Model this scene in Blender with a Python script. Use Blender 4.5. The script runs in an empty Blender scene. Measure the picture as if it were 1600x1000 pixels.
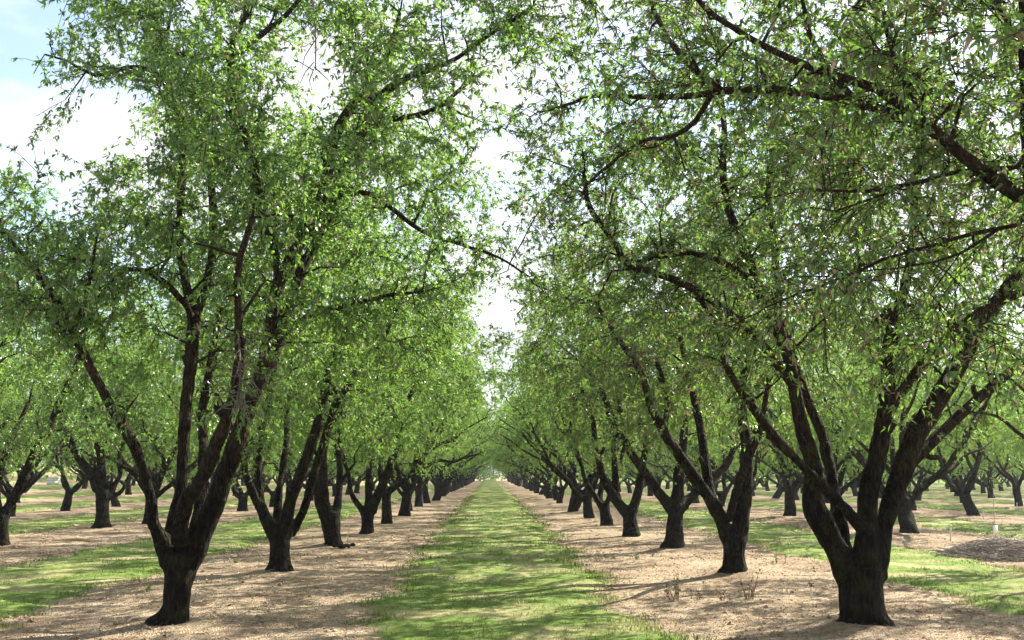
import bpy, math, random
import numpy as np
from mathutils import Vector, Matrix, noise as mnoise

S = bpy.context.scene
COL = S.collection
R = math.radians

# ------------------------------------------------------------------ camera
FPX, EYE, HORIZON, VPX = 1620.0, 1.6, 740.0, 765.0
PITCH = math.atan((HORIZON - 500) / FPX)
YAW = math.atan((800 - VPX) * math.cos(PITCH) / FPX)
cd = bpy.data.cameras.new('camera')
cam = bpy.data.objects.new('camera', cd); COL.objects.link(cam)
cd.sensor_width = 36.0
cd.lens = 36.0 * FPX / 1600.0
cd.clip_start, cd.clip_end = 0.1, 3000
cam.location = (0, 0, EYE)
cam.rotation_euler = (math.pi / 2 + PITCH, 0, -YAW)
S.camera = cam
CR = np.array(cam.rotation_euler.to_matrix())

# ------------------------------------------------------------------ world, sun, exposure
SUN_AZ, SUN_EL = R(50), R(37)           # azimuth from +Y towards +X
w = bpy.data.worlds.new('World'); S.world = w; w.use_nodes = True
nt = w.node_tree; nd = nt.nodes; lk = nt.links
for n in list(nd): nd.remove(n)
out = nd.new('ShaderNodeOutputWorld'); bg = nd.new('ShaderNodeBackground')
sky = nd.new('ShaderNodeTexSky'); sky.sky_type = 'NISHITA'; sky.sun_disc = False
sky.sun_elevation = SUN_EL; sky.sun_rotation = SUN_AZ
sky.air_density = 1.0; sky.dust_density = 1.2; sky.ozone_density = 1.5
tc = nd.new('ShaderNodeTexCoord'); mp = nd.new('ShaderNodeMapping')
mp.inputs['Scale'].default_value = (1.0, 1.0, 2.2)
cn = nd.new('ShaderNodeTexNoise'); cn.inputs['Scale'].default_value = 3.6
cn.inputs['Detail'].default_value = 7; cn.inputs['Roughness'].default_value = 0.55
cr = nd.new('ShaderNodeValToRGB')
cr.color_ramp.elements[0].position = 0.41; cr.color_ramp.elements[0].color = (0.12, 0.12, 0.12, 1)
cr.color_ramp.elements[1].position = 0.57; cr.color_ramp.elements[1].color = (0.95, 0.95, 0.95, 1)
mx = nd.new('ShaderNodeMixRGB'); mx.inputs[2].default_value = (3.7, 3.75, 3.9, 1)
lk.new(tc.outputs['Generated'], mp.inputs['Vector']); lk.new(mp.outputs[0], cn.inputs['Vector'])
lk.new(cn.outputs['Fac'], cr.inputs[0]); lk.new(cr.outputs[0], mx.inputs[0])
lk.new(sky.outputs[0], mx.inputs[1]); lk.new(mx.outputs[0], bg.inputs['Color'])
bg.inputs['Strength'].default_value = 0.10
lk.new(bg.outputs[0], out.inputs['Surface'])

sl = bpy.data.lights.new('sun', 'SUN'); sl.energy = 5.0; sl.angle = R(0.5); sl.color = (1.0, 0.94, 0.82)
sun = bpy.data.objects.new('sun', sl); COL.objects.link(sun)
sd = Vector((math.sin(SUN_AZ) * math.cos(SUN_EL), math.cos(SUN_AZ) * math.cos(SUN_EL), math.sin(SUN_EL)))
sun.rotation_euler = sd.to_track_quat('Z', 'Y').to_euler()
sun.location = (30, 30, 40)

S.view_settings.view_transform = 'Standard'; S.view_settings.look = 'None'
S.view_settings.exposure = 1.76; S.view_settings.gamma = 1.0
S.cycles.max_bounces = 8; S.cycles.diffuse_bounces = 4; S.cycles.transmission_bounces = 4
S.cycles.glossy_bounces = 2; S.cycles.sample_clamp_indirect = 6

# ------------------------------------------------------------------ helpers: projection
def pray(px, py):
    d = CR @ np.array([(px - 800) / FPX, (500 - py) / FPX, -1.0])
    return d
def at(px, py, Y):                      # the point on a sight line at the real distance Y along the rows
    d = pray(px, py); return np.array([0, 0, EYE]) + d * (Y / d[1])
def on_ground(px, py, z=0.0):
    d = pray(px, py); return np.array([0, 0, EYE]) + d * ((z - EYE) / d[2])
def project(p):
    q = (np.asarray(p) - np.array([0, 0, EYE])) @ CR
    z = np.minimum(q[:, 2], -1e-3)
    return np.stack([800 + FPX * q[:, 0] / -z, 500 - FPX * q[:, 1] / -z], 1)
def in_poly(pts, poly):
    x, y = pts[:, 0], pts[:, 1]; c = np.zeros(len(pts), bool)
    n = len(poly)
    for i in range(n):
        x1, y1 = poly[i]; x2, y2 = poly[(i + 1) % n]
        if y1 == y2: continue
        c ^= ((y1 > y) != (y2 > y)) & (x < (x2 - x1) * (y - y1) / (y2 - y1) + x1)
    return c

# ------------------------------------------------------------------ helpers: mesh, tags
class MB:
    def __init__(s): s.v = []; s.f = []; s.n = 0; s.m = []
    def add(s, v, faces, mat=0):        # faces: list of int arrays (k, 3|4)
        v = np.asarray(v, float).reshape(-1, 3)
        for f in faces:
            f = np.asarray(f, int)
            if len(f): s.f.append(f + s.n); s.m.append(mat)
        s.v.append(v); s.n += len(v)
    def mesh(s, name, mats, smooth=True):
        me = bpy.data.meshes.new(name)
        v = np.concatenate(s.v); me.vertices.add(len(v)); me.vertices.foreach_set('co', v.ravel())
        nl = sum(f.size for f in s.f); npoly = sum(len(f) for f in s.f)
        me.loops.add(nl); me.polygons.add(npoly)
        me.loops.foreach_set('vertex_index', np.concatenate([f.ravel() for f in s.f]))
        tot = np.concatenate([np.full(len(f), f.shape[1]) for f in s.f])
        me.polygons.foreach_set('loop_start', np.concatenate([[0], np.cumsum(tot)[:-1]]))
        me.polygons.foreach_set('material_index', np.concatenate([np.full(len(f), m) for f, m in zip(s.f, s.m)]))
        me.polygons.foreach_set('use_smooth', np.full(npoly, smooth))
        for m in (mats if isinstance(mats, (list, tuple)) else [mats]): me.materials.append(m)
        me.update(calc_edges=True); me.validate()
        return me
def link(name, me, parent=None, loc=None):
    o = bpy.data.objects.new(name, me); COL.objects.link(o)
    if parent: o.parent = parent
    if loc is not None: o.location = loc
    return o
def tag(o, label=None, cat=None, group=None, kind=None):
    if label: o['label'] = label
    if cat: o['category'] = cat
    if group: o['group'] = group
    if kind: o['kind'] = kind
    return o
def unit(a):
    return a / np.maximum(np.linalg.norm(a, axis=-1, keepdims=True), 1e-9)

def tube(mb, pts, rad, sides=6, cap=True, mat=0):
    pts = np.asarray(pts, float); rad = np.asarray(rad, float); n = len(pts)
    t = np.gradient(pts, axis=0); t = unit(t)
    ref = np.array([1.0, 0, 0]) if abs(t[0][0]) < .8 else np.array([0, 1.0, 0])
    u = np.zeros_like(pts)
    for i in range(n):
        ref = ref - t[i] * ref.dot(t[i]); ref = ref / max(np.linalg.norm(ref), 1e-9); u[i] = ref
    v = np.cross(t, u)
    a = np.arange(sides) * 2 * math.pi / sides
    ring = pts[:, None] + rad[:, None, None] * (np.cos(a)[None, :, None] * u[:, None] + np.sin(a)[None, :, None] * v[:, None])
    V = ring.reshape(-1, 3)
    i = np.arange(n - 1)[:, None] * sides; j = np.arange(sides)[None]; k = (np.arange(sides) + 1)[None] % sides
    Q = np.stack([i + j, i + k, i + sides + k, i + sides + j], -1).reshape(-1, 4)
    F = [Q]
    if cap:
        V = np.concatenate([V, pts[:1], pts[-1:]])
        b, e = n * sides, n * sides + 1; jj = np.arange(sides); kk = (jj + 1) % sides
        F.append(np.stack([kk, jj, np.full(sides, b)], -1))
        F.append(np.stack([(n - 1) * sides + jj, (n - 1) * sides + kk, np.full(sides, e)], -1))
    mb.add(V, F, mat)

def smooth_path(p, r, step=0.14):
    p = np.asarray(p, float); r = np.asarray(r, float)
    P = np.concatenate([[2 * p[0] - p[1]], p, [2 * p[-1] - p[-2]]])
    op, orr = [], []
    for i in range(len(p) - 1):
        a, b, c, d = P[i], P[i + 1], P[i + 2], P[i + 3]
        m = max(1, int(math.ceil(np.linalg.norm(c - b) / step)))
        for k in range(m):
            t = k / m
            op.append(.5 * (2 * b + (c - a) * t + (2 * a - 5 * b + 4 * c - d) * t * t + (3 * b - a - 3 * c + d) * t ** 3))
            orr.append(r[i] + (r[i + 1] - r[i]) * t)
    op.append(p[-1]); orr.append(r[-1])
    return np.array(op), np.array(orr)

# ------------------------------------------------------------------ materials
def nodes(name):
    m = bpy.data.materials.new(name); m.use_nodes = True
    t = m.node_tree
    for n in list(t.nodes): t.nodes.remove(n)
    o = t.nodes.new('ShaderNodeOutputMaterial')
    return m, t, t.nodes, t.links, o
def N(t, typ, **kw):
    n = t.nodes.new(typ)
    for k, v in kw.items():
        if k in n.inputs: n.inputs[k].default_value = v
        else: setattr(n, k, v)
    return n
def ramp(t, stops):
    n = t.nodes.new('ShaderNodeValToRGB'); e = n.color_ramp.elements
    while len(e) < len(stops): e.new(0.5)
    for el, (p, c) in zip(e, stops): el.position = p; el.color = (*c, 1)
    return n
def coords(t, scale=(1, 1, 1), space='Object'):
    tc = t.nodes.new('ShaderNodeTexCoord'); mp = t.nodes.new('ShaderNodeMapping')
    mp.inputs['Scale'].default_value = scale
    t.links.new(tc.outputs[space], mp.inputs['Vector']); return mp.outputs[0]

def mat_leaf(name, dark, mid, light, trans, dead=0.05, thr_gain=0.5):
    m, t, n, l, o = nodes(name)
    geo = N(t, 'ShaderNodeNewGeometry')
    c = ramp(t, [(0.0, dark), (0.5, mid), (0.93 - dead * .5, light), (1 - dead + .005, (0.30, 0.20, 0.145))])
    l.new(geo.outputs['Random Per Island'], c.inputs[0])
    tr = ramp(t, [(0.0, tuple(v * .75 for v in trans)), (0.9 - dead, trans), (1 - dead + .005, (0.22, 0.13, 0.08))])
    l.new(geo.outputs['Random Per Island'], tr.inputs[0])
    d = N(t, 'ShaderNodeBsdfDiffuse'); l.new(c.outputs[0], d.inputs['Color'])
    b = N(t, 'ShaderNodeBsdfTranslucent'); l.new(tr.outputs[0], b.inputs['Color'])
    g = N(t, 'ShaderNodeBsdfGlossy', Roughness=0.33); g.inputs['Color'].default_value = (.9, .95, 1, 1)
    a = N(t, 'ShaderNodeMixShader', Fac=0.5) if False else t.nodes.new('ShaderNodeMixShader')
    a.inputs[0].default_value = thr_gain
    l.new(d.outputs[0], a.inputs[1]); l.new(b.outputs[0], a.inputs[2])
    a2 = t.nodes.new('ShaderNodeMixShader'); a2.inputs[0].default_value = 0.06
    l.new(a.outputs[0], a2.inputs[1]); l.new(g.outputs[0], a2.inputs[2])
    l.new(a2.outputs[0], o.inputs['Surface'])
    return m

def mat_bark(name, young, moss=0.35, zs=0.2, old=((0.005, 0.004, 0.0032), (0.017, 0.013, 0.010), (0.050, 0.038, 0.028))):
    m, t, n, l, o = nodes(name)
    v = coords(t, (1, 1, zs)); p = coords(t)
    n1 = N(t, 'ShaderNodeTexNoise', Scale=24.0, Detail=8.0, Roughness=0.68); l.new(v, n1.inputs['Vector'])
    n2 = N(t, 'ShaderNodeTexNoise', Scale=5.0, Detail=5.0, Roughness=0.6); l.new(p, n2.inputs['Vector'])
    vo = N(t, 'ShaderNodeTexVoronoi', Scale=30.0, feature='DISTANCE_TO_EDGE'); l.new(coords(t, (1, 1, .28)), vo.inputs['Vector'])
    cy = ramp(t, [(0.32, young[0]), (0.52, young[1]), (0.72, young[2])]); l.new(n1.outputs['Fac'], cy.inputs[0])
    col = cy.outputs[0]
    if old:
        co = ramp(t, [(0.34, old[0]), (0.54, old[1]), (0.76, old[2])]); l.new(n1.outputs['Fac'], co.inputs[0])
        ln = N(t, 'ShaderNodeVectorMath', operation='LENGTH'); l.new(p, ln.inputs[0])
        ad = N(t, 'ShaderNodeMath', operation='MULTIPLY_ADD'); ad.inputs[1].default_value = 1.6; l.new(n2.outputs['Fac'], ad.inputs[0]); l.new(ln.outputs['Value'], ad.inputs[2])
        mr_ = N(t, 'ShaderNodeMapRange'); mr_.inputs[1].default_value = 2.1; mr_.inputs[2].default_value = 3.7; l.new(ad.outputs[0], mr_.inputs[0])
        mo = N(t, 'ShaderNodeMixRGB'); l.new(mr_.outputs[0], mo.inputs[0]); l.new(co.outputs[0], mo.inputs[1]); l.new(cy.outputs[0], mo.inputs[2]); col = mo.outputs[0]
    mxn = N(t, 'ShaderNodeMixRGB'); mxn.inputs[2].default_value = (0.050, 0.058, 0.016, 1)
    mr = ramp(t, [(0.48, (0, 0, 0)), (0.66, (moss, moss, moss))]); l.new(n2.outputs['Fac'], mr.inputs[0])
    l.new(mr.outputs[0], mxn.inputs[0]); l.new(col, mxn.inputs[1])
    b = N(t, 'ShaderNodeBsdfPrincipled', Roughness=0.95); l.new(mxn.outputs[0], b.inputs['Base Color'])
    b.inputs['Specular IOR Level'].default_value = 0.1
    h = N(t, 'ShaderNodeMath', operation='MULTIPLY_ADD'); h.inputs[1].default_value = 2.0; l.new(vo.outputs['Distance'], h.inputs[0]); l.new(n1.outputs['Fac'], h.inputs[2])
    bp = N(t, 'ShaderNodeBump', Strength=1.0, Distance=0.05); l.new(h.outputs[0], bp.inputs['Height'])
    l.new(bp.outputs[0], b.inputs['Normal']); l.new(b.outputs[0], o.inputs['Surface'])
    return m

def mat_soil(name):
    m, t, n, l, o = nodes(name)
    p = coords(t)
    big = N(t, 'ShaderNodeTexNoise', Scale=0.9, Detail=6.0, Roughness=0.6); l.new(p, big.inputs['Vector'])
    mid = N(t, 'ShaderNodeTexNoise', Scale=11.0, Detail=8.0, Roughness=0.7); l.new(p, mid.inputs['Vector'])
    fin = N(t, 'ShaderNodeTexVoronoi', Scale=55.0); l.new(p, fin.inputs['Vector'])
    c1 = ramp(t, [(0.28, (0.18, 0.125, 0.080)), (0.48, (0.39, 0.300, 0.205)), (0.68, (0.58, 0.480, 0.355))]); l.new(mid.outputs['Fac'], c1.inputs[0])
    c2 = ramp(t, [(0.34, (0.52, 0.47, 0.44)), (0.47, (0.85, 0.83, 0.82)), (0.62, (1.05, 1.05, 1.04))]); l.new(big.outputs['Fac'], c2.inputs[0])
    m1 = N(t, 'ShaderNodeMixRGB', blend_type='MULTIPLY'); m1.inputs[0].default_value = 1
    l.new(c1.outputs[0], m1.inputs[1]); l.new(c2.outputs[0], m1.inputs[2])
    c3 = ramp(t, [(0.0, (0.66, 0.6, 0.55)), (0.35, (1, 1, 1)), (1.0, (1.06, 1.04, 1.0))]); l.new(fin.outputs['Color'], c3.inputs[0])
    m2 = N(t, 'ShaderNodeMixRGB', blend_type='MULTIPLY'); m2.inputs[0].default_value = 0.55
    l.new(m1.outputs[0], m2.inputs[1]); l.new(c3.outputs[0], m2.inputs[2])
    b = N(t, 'ShaderNodeBsdfPrincipled', Roughness=1.0); l.new(m2.outputs[0], b.inputs['Base Color'])
    b.inputs['Specular IOR Level'].default_value = 0.05
    ad = N(t, 'ShaderNodeMath', operation='ADD'); l.new(mid.outputs['Fac'], ad.inputs[0]); l.new(fin.outputs['Distance'], ad.inputs[1])
    bp = N(t, 'ShaderNodeBump', Strength=0.8, Distance=0.04); l.new(ad.outputs[0], bp.inputs['Height'])
    l.new(bp.outputs[0], b.inputs['Normal']); l.new(b.outputs[0], o.inputs['Surface'])
    return m

def mat_turf(name, blades):
    m, t, n, l, o = nodes(name)
    p = coords(t)
    big = N(t, 'ShaderNodeTexNoise', Scale=0.75, Detail=5.0, Roughness=0.6); l.new(p, big.inputs['Vector'])
    mid = N(t, 'ShaderNodeTexNoise', Scale=7.0, Detail=8.0, Roughness=0.75); l.new(p, mid.inputs['Vector'])
    g = ramp(t, [(0.30, (0.085, 0.145, 0.030)), (0.5, (0.155, 0.225, 0.055)), (0.7, (0.27, 0.32, 0.10))])
    if blades:
        geo = N(t, 'ShaderNodeNewGeometry'); l.new(geo.outputs['Random Per Island'], g.inputs[0])
        e = g.color_ramp.elements; e[0].position = 0.0; e[1].position = 0.55; e[2].position = 1.0
    else:
        l.new(mid.outputs['Fac'], g.inputs[0])
    dry = ramp(t, [(0.47, (0, 0, 0)), (0.64, (0.8, 0.8, 0.8))]); l.new(big.outputs['Fac'], dry.inputs[0])
    mxn = N(t, 'ShaderNodeMixRGB'); mxn.inputs[2].default_value = (0.42, 0.36, 0.20, 1)
    l.new(dry.outputs[0], mxn.inputs[0]); l.new(g.outputs[0], mxn.inputs[1])
    if blades:
        d = N(t, 'ShaderNodeBsdfDiffuse'); l.new(mxn.outputs[0], d.inputs['Color'])
        tr = N(t, 'ShaderNodeBsdfTranslucent'); l.new(mxn.outputs[0], tr.inputs['Color'])
        a = t.nodes.new('ShaderNodeMixShader'); a.inputs[0].default_value = 0.45
        l.new(d.outputs[0], a.inputs[1]); l.new(tr.outputs[0], a.inputs[2]); l.new(a.outputs[0], o.inputs['Surface'])
    else:
        soil = ramp(t, [(0.60, (0, 0, 0)), (0.70, (0.85, 0.85, 0.85))])
        n3 = N(t, 'ShaderNodeTexNoise', Scale=1.7, Detail=6.0, Roughness=0.65); l.new(coords(t, (1, 1.6, 1)), n3.inputs['Vector'])
        l.new(n3.outputs['Fac'], soil.inputs[0])
        m3 = N(t, 'ShaderNodeMixRGB'); m3.inputs[2].default_value = (0.33, 0.24, 0.155, 1)
        l.new(soil.outputs[0], m3.inputs[0]); l.new(mxn.outputs[0], m3.inputs[1])
        b = N(t, 'ShaderNodeBsdfPrincipled', Roughness=1.0); l.new(m3.outputs[0], b.inputs['Base Color'])
        b.inputs['Specular IOR Level'].default_value = 0.05
        bp = N(t, 'ShaderNodeBump', Strength=1.0, Distance=0.06); l.new(mid.outputs['Fac'], bp.inputs['Height'])
        l.new(bp.outputs[0], b.inputs['Normal']); l.new(b.outputs[0], o.inputs['Surface'])
    return m

def mat_plain(name, c1, c2, rough=0.8, scale=20, island=False):
    m, t, n, l, o = nodes(name)
    c = ramp(t, [(0.35, c1), (0.65, c2)])
    if island:
        geo = N(t, 'ShaderNodeNewGeometry'); l.new(geo.outputs['Random Per Island'], c.inputs[0])
    else:
        n1 = N(t, 'ShaderNodeTexNoise', Scale=scale, Detail=5.0); l.new(coords(t), n1.inputs['Vector']); l.new(n1.outputs['Fac'], c.inputs[0])
    b = N(t, 'ShaderNodeBsdfPrincipled', Roughness=rough); l.new(c.outputs[0], b.inputs['Base Color'])
    l.new(b.outputs[0], o.inputs['Surface'])
    return m

M_LEAF = mat_leaf('almond_leaf', (0.034, 0.084, 0.022), (0.064, 0.143, 0.036), (0.118, 0.218, 0.056), (0.31, 0.54, 0.075), 0.03)
M_LEAF_OLD = mat_leaf('almond_leaf_with_withered_blossom', (0.028, 0.066, 0.018), (0.050, 0.112, 0.030), (0.094, 0.176, 0.046), (0.25, 0.45, 0.062), 0.13)
M_TRUNK = M_LIMB = mat_bark('almond_bark', ((0.017, 0.012, 0.009), (0.052, 0.036, 0.026), (0.118, 0.084, 0.060)))
M_DEAD = mat_bark('dead_twig_bark', ((0.16, 0.13, 0.10), (0.27, 0.23, 0.19), (0.36, 0.32, 0.27)), 0.0, old=None)
M_SOIL = mat_soil('soil'); M_TURF = mat_turf('turf', False); M_BLADE = mat_turf('grass_blades', True)
M_LITTER = mat_plain('litter', (0.24, 0.15, 0.09), (0.52, 0.40, 0.27), 0.95, island=True)
M_WHITE = mat_plain('white_paint', (0.72, 0.72, 0.70), (0.82, 0.82, 0.80), 0.6, 8)
M_PVC = mat_plain('weathered_pipe', (0.55, 0.50, 0.40), (0.70, 0.66, 0.56), 0.6, 30)
M_BLACK = mat_plain('black_plastic', (0.012, 0.012, 0.012), (0.03, 0.03, 0.03), 0.5, 30)
M_WOODGREY = mat_plain('grey_wood', (0.18, 0.15, 0.12), (0.30, 0.26, 0.21), 0.9, 25)
M_BRUSH = mat_plain('brush_twigs', (0.16, 0.13, 0.11), (0.38, 0.32, 0.27), 0.95, island=True)
M_WEED = mat_plain('dry_weed', (0.11, 0.07, 0.035), (0.20, 0.13, 0.07), 0.9, island=True)
M_GREENWEED = mat_plain('green_weed', (0.09, 0.18, 0.03), (0.18, 0.28, 0.06), 0.8, island=True)
M_PETAL = mat_plain('white_petals', (0.75, 0.75, 0.72), (0.85, 0.85, 0.82), 0.7)

# ------------------------------------------------------------------ ground
ROW0, ROWSTEP = -3.40, 7.36             # x of the row left of the alley, distance between rows
D0, DSTEP = 11.4, 5.75                  # distance of the first trees, spacing in the row
def row_x(i): return ROW0 + ROWSTEP * i
MOUNDS = [tuple(on_ground(px, py)[:2]) for px, py in ((265, 975), (1354, 978), (437, 893), (1147, 897), (520, 853), (1053, 857), (988, 837), (574, 833))]
def sstep(a): a = np.clip(a, 0, 1); return a * a * (3 - 2 * a)
def height(x, y):
    x = np.asarray(x, float); y = np.asarray(y, float)
    z = 2.9 * sstep((-x - 8) / 70) * sstep((y - 35) / 110)
    ph = (x - ROW0) / ROWSTEP * 2 * math.pi
    z = z + 0.03 * np.cos(ph)
    near = sstep((90 - y) / 60)
    z = z + near * (0.010 * np.sin(1.9 * x + 1.1 * y) + 0.008 * np.sin(3.7 * x - 2.3 * y + 1) + 0.006 * np.sin(6.1 * y + 2.2 * x + 2) + 0.004 * np.sin(11 * x + 7 * y))
    for tx, ty in MOUNDS:
        d2 = (x - tx) ** 2 + (y - ty) ** 2
        z = z + 0.055 * np.exp(-d2 / .32) * (1 + .5 * np.sin(5 * x + 3 * y))
    return z - 0.03
def axis(lo, hi, far, step, grow=1.12):
    a = list(np.arange(lo, hi, step)); s = step
    while a[-1] < far: s *= grow; a.append(a[-1] + s)
    return a
xs = axis(0, 13, 900, 0.22); xs = np.array([-v for v in xs[:0:-1]] + xs)
ys = axis(3, 34, 1600, 0.22, 1.06); s_ = 0.3; pre = [3 - s_]
while pre[-1] > -60: s_ *= 1.3; pre.append(pre[-1] - s_)
ys = np.array(pre[::-1] + ys)
def grid(xx, yy, zz, name, mat):
    mb = MB(); ny, nx = xx.shape
    i = np.arange(ny - 1)[:, None] * nx; j = np.arange(nx - 1)[None]
    mb.add(np.stack([xx, yy, zz], -1), [np.stack([i + j, i + j + 1, i + nx + j + 1, i + nx + j], -1).reshape(-1, 4)])
    return link(name, mb.mesh(name, mat))
X, Y = np.meshgrid(xs, ys)
tag(grid(X, Y, height(X, Y), 'ground', M_SOIL), 'bare tan soil under the rows of trees', None, None, 'structure')

ALLEY_HALF = 1.58
def alley_edges(a, y):
    c = row_x(a) + ROWSTEP / 2 + (-0.13 if a == 0 else 0.05)
    k = a * 7.3
    jl = 0.16 * np.sin(1.3 * y + k) + 0.11 * np.sin(3.1 * y + 2 * k) + 0.09 * np.sin(7.3 * y + k) + 0.05 * np.sin(17 * y + k)
    jr = 0.17 * np.sin(1.1 * y + 2 + k) + 0.11 * np.sin(3.7 * y + 3 * k) + 0.09 * np.sin(6.7 * y + k) + 0.05 * np.sin(19 * y - k)
    return c - ALLEY_HALF + jl, c + ALLEY_HALF + jr
ALLEYS = range(-13, 14)
gy = np.array(axis(3.5, 40, 260, 0.16, 1.05))
for a in ALLEYS:
    yy = gy if abs(a) <= 1 else gy[::2]
    if abs(a) > 1: yy = yy[yy > abs(row_x(a) + 3) * 1.6]
    L_, R_ = alley_edges(a, yy)
    u = np.linspace(0, 1, 15)
    xx = L_[:, None] + (R_ - L_)[:, None] * u[None]
    yg = np.repeat(yy[:, None], len(u), 1)
    hump = np.minimum(1, np.minimum(u, 1 - u) * 7)
    zz = height(xx, yg) - 0.025 + 0.055 * hump[None] ** .7 * (1 + np.abs(yg) / 60)
    o = grid(xx, yg, zz, 'grass', M_TURF)
    tag(o, 'mown grass strip down the middle of the alley' if a == 0 else 'mown grass strip between two neighbouring rows of trees', None, 'grass strips between the rows', 'stuff')

rng = np.random.default_rng(7)
def noise2(x, y):
    return (np.sin(1.7 * x + .6 * y) + np.sin(-.9 * x + 1.9 * y + 1) + np.sin(2.9 * x + 2.3 * y + 2) + np.sin(4.3 * x - 3.1 * y)) / 4
def blades(a, y0, y1, dens, hgt, wid, spill=0.38):
    n = int((y1 - y0) * 3.5 * dens)
    y = y0 + (y1 - y0) * rng.random(n); L_, R_ = alley_edges(a, y)
    u = rng.random(n); x = L_ - spill + (R_ - L_ + 2 * spill) * u
    edge = np.minimum(x - L_, R_ - x)
    keep = (edge > 0) | (rng.random(n) < .30 * np.exp(edge / .17))
    nn = noise2(x, y); keep &= rng.random(n) < np.clip(0.75 + .7 * nn, .12, 1)
    pxy = project(np.stack([x, y, np.zeros(n)], 1)); keep &= (pxy[:, 0] > -60) & (pxy[:, 0] < 1660) & (pxy[:, 1] < 1040)
    x, y, nn = x[keep], y[keep], nn[keep]; n = len(x)
    tuft = np.clip(noise2(x * 2.7 + 5, y * 2.7), 0, 1) ** 2
    h = hgt * (.5 + .9 * rng.random(n)) * (1 + .9 * tuft + .3 * nn) * np.where(edge[keep] < .1, .7, 1)
    az = rng.random(n) * 6.283; ln = h * (.25 + .7 * rng.random(n))
    z = height(x, y) + 0.0
    b = np.stack([x, y, z], 1); s = np.stack([np.cos(az + 1.57), np.sin(az + 1.57), 0 * az], 1) * (wid * (.6 + .8 * rng.random(n)))[:, None]
    d = np.stack([np.cos(az) * ln, np.sin(az) * ln, h], 1)
    mid_ = b + d * np.array([.38, .38, .62]); tip = b + d
    V = np.stack([b - s, b + s, mid_ + s * .75, mid_ - s * .75, tip], 1)
    i = np.arange(n)[:, None] * 5
    return V.reshape(-1, 3), [i + np.array([[0, 1, 2, 3]]), i + np.array([[3, 2, 4]])]
for a, bands in ((0, ((4.5, 10, 1500, .05, .0035), (10, 18, 700, .055, .006), (18, 34, 340, .06, .011), (34, 80, 110, .07, .022))),
                 (-1, ((9, 18, 700, .055, .006), (18, 34, 260, .06, .011), (34, 70, 80, .07, .022))),
                 (1, ((9, 18, 600, .055, .006), (18, 34, 260, .06, .011), (34, 70, 80, .07, .022))),
                 (-2, ((20, 50, 120, .06, .016),)), (2, ((20, 50, 120, .06, .016),)), (-3, ((30, 60, 80, .06, .02),)), (3, ((30, 60, 80, .06, .02),))):
    mb = MB()
    for bd in bands: mb.add(*blades(a, *bd))
    o = link('grass', mb.mesh('grass_blades', M_BLADE, False))
    tag(o, 'short green blades growing in the grass strips', None, 'grass strips between the rows', 'stuff')

# fallen leaves, hulls and bits on the bare soil
def litter(n, y0, y1, size):
    y = y0 + (y1 - y0) * rng.random(n) ** 1.4; x = (rng.random(n) - .5) * y * 1.12
    ph = np.abs((x - ROW0) / ROWSTEP - np.round((x - ROW0) / ROWSTEP)) * ROWSTEP
    k = (ph < 2.2) & (rng.random(n) < .55 + .5 * noise2(x * 1.3, y * 1.3)); x, y = x[k], y[k]; n = len(x)
    az = rng.random(n) * 6.283; s = size * (.4 + rng.random(n)); q = s * (.25 + .4 * rng.random(n))
    z = height(x, y) + .006
    b = np.stack([x, y, z], 1); tl = (rng.random(n) - .3) * .9
    d = np.stack([np.cos(az), np.sin(az), tl], 1) * s[:, None]; e = np.stack([-np.sin(az), np.cos(az), (rng.random(n) - .5) * .8], 1) * q[:, None]
    V = np.stack([b - d * .5, b + e * .5 + [0, 0, .006], b + d * .5, b - e * .5 + [0, 0, .006]], 1)
    return V.reshape(-1, 3), [np.arange(n)[:, None] * 4 + np.array([[0, 1, 2, 3]])]
mb = MB(); mb.add(*litter(90000, 8, 22, .030)); mb.add(*litter(40000, 20, 50, .055)); mb.add(*litter(900, 8, 30, .08))
tag(link('leaf_litter', mb.mesh('leaf_litter', M_LITTER, False)), 'dry hulls and leaf bits scattered on the tan soil', None, None, 'stuff')

# clods and broken sticks on the soil
def bare(n, y0, y1):
    y = y0 + (y1 - y0) * rng.random(n) ** 1.5; x = (rng.random(n) - .5) * y * 1.12
    ph = np.abs((x - ROW0) / ROWSTEP - np.round((x - ROW0) / ROWSTEP)) * ROWSTEP
    k = (ph < 2.15) & (rng.random(n) < .25 + .9 * np.clip(noise2(x * .8 + 3, y * .8), 0, 1)); return x[k], y[k]
x, y = bare(9000, 8, 34); n = len(x)
octa = np.array([[1, 0, 0], [0, 1, 0], [-1, 0, 0], [0, -1, 0], [0, 0, .8], [0, 0, -.6]], float)
sz = .012 + .030 * rng.random(n) ** 3
V = np.stack([x, y, height(x, y)], 1)[:, None] + octa[None] * sz[:, None, None] * (.6 + .8 * rng.random((n, 6, 1))) + rng.normal(size=(n, 6, 3)) * sz[:, None, None] * .18
mb = MB(); mb.add(V.reshape(-1, 3), [np.arange(n)[:, None] * 6 + np.array([q]) for q in ([0, 1, 4], [1, 2, 4], [2, 3, 4], [3, 0, 4], [1, 0, 5], [2, 1, 5], [3, 2, 5], [0, 3, 5])])
tag(link('soil_clods', mb.mesh('soil_clods', M_SOIL, True)), 'small clods of earth on the bare soil', None, None, 'stuff')
x, y = bare(900, 8, 26); mb = MB()
for xx_, yy_ in zip(x, y):
    az = rng.random() * 6.283; ln = .08 + .3 * rng.random() ** 2; d = np.array([math.cos(az), math.sin(az), rng.normal() * .1]) * ln
    p = np.array([xx_, yy_, float(height(xx_, yy_)) + .012]); tube(mb, [p - d * .5, p + rng.normal(size=3) * ln * .06, p + d * .5], [.005, .004, .002], 4)
tag(link('fallen_sticks', mb.mesh('fallen_sticks', M_BRUSH)), 'thin broken sticks scattered on the bare soil', None, None, 'stuff')

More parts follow.
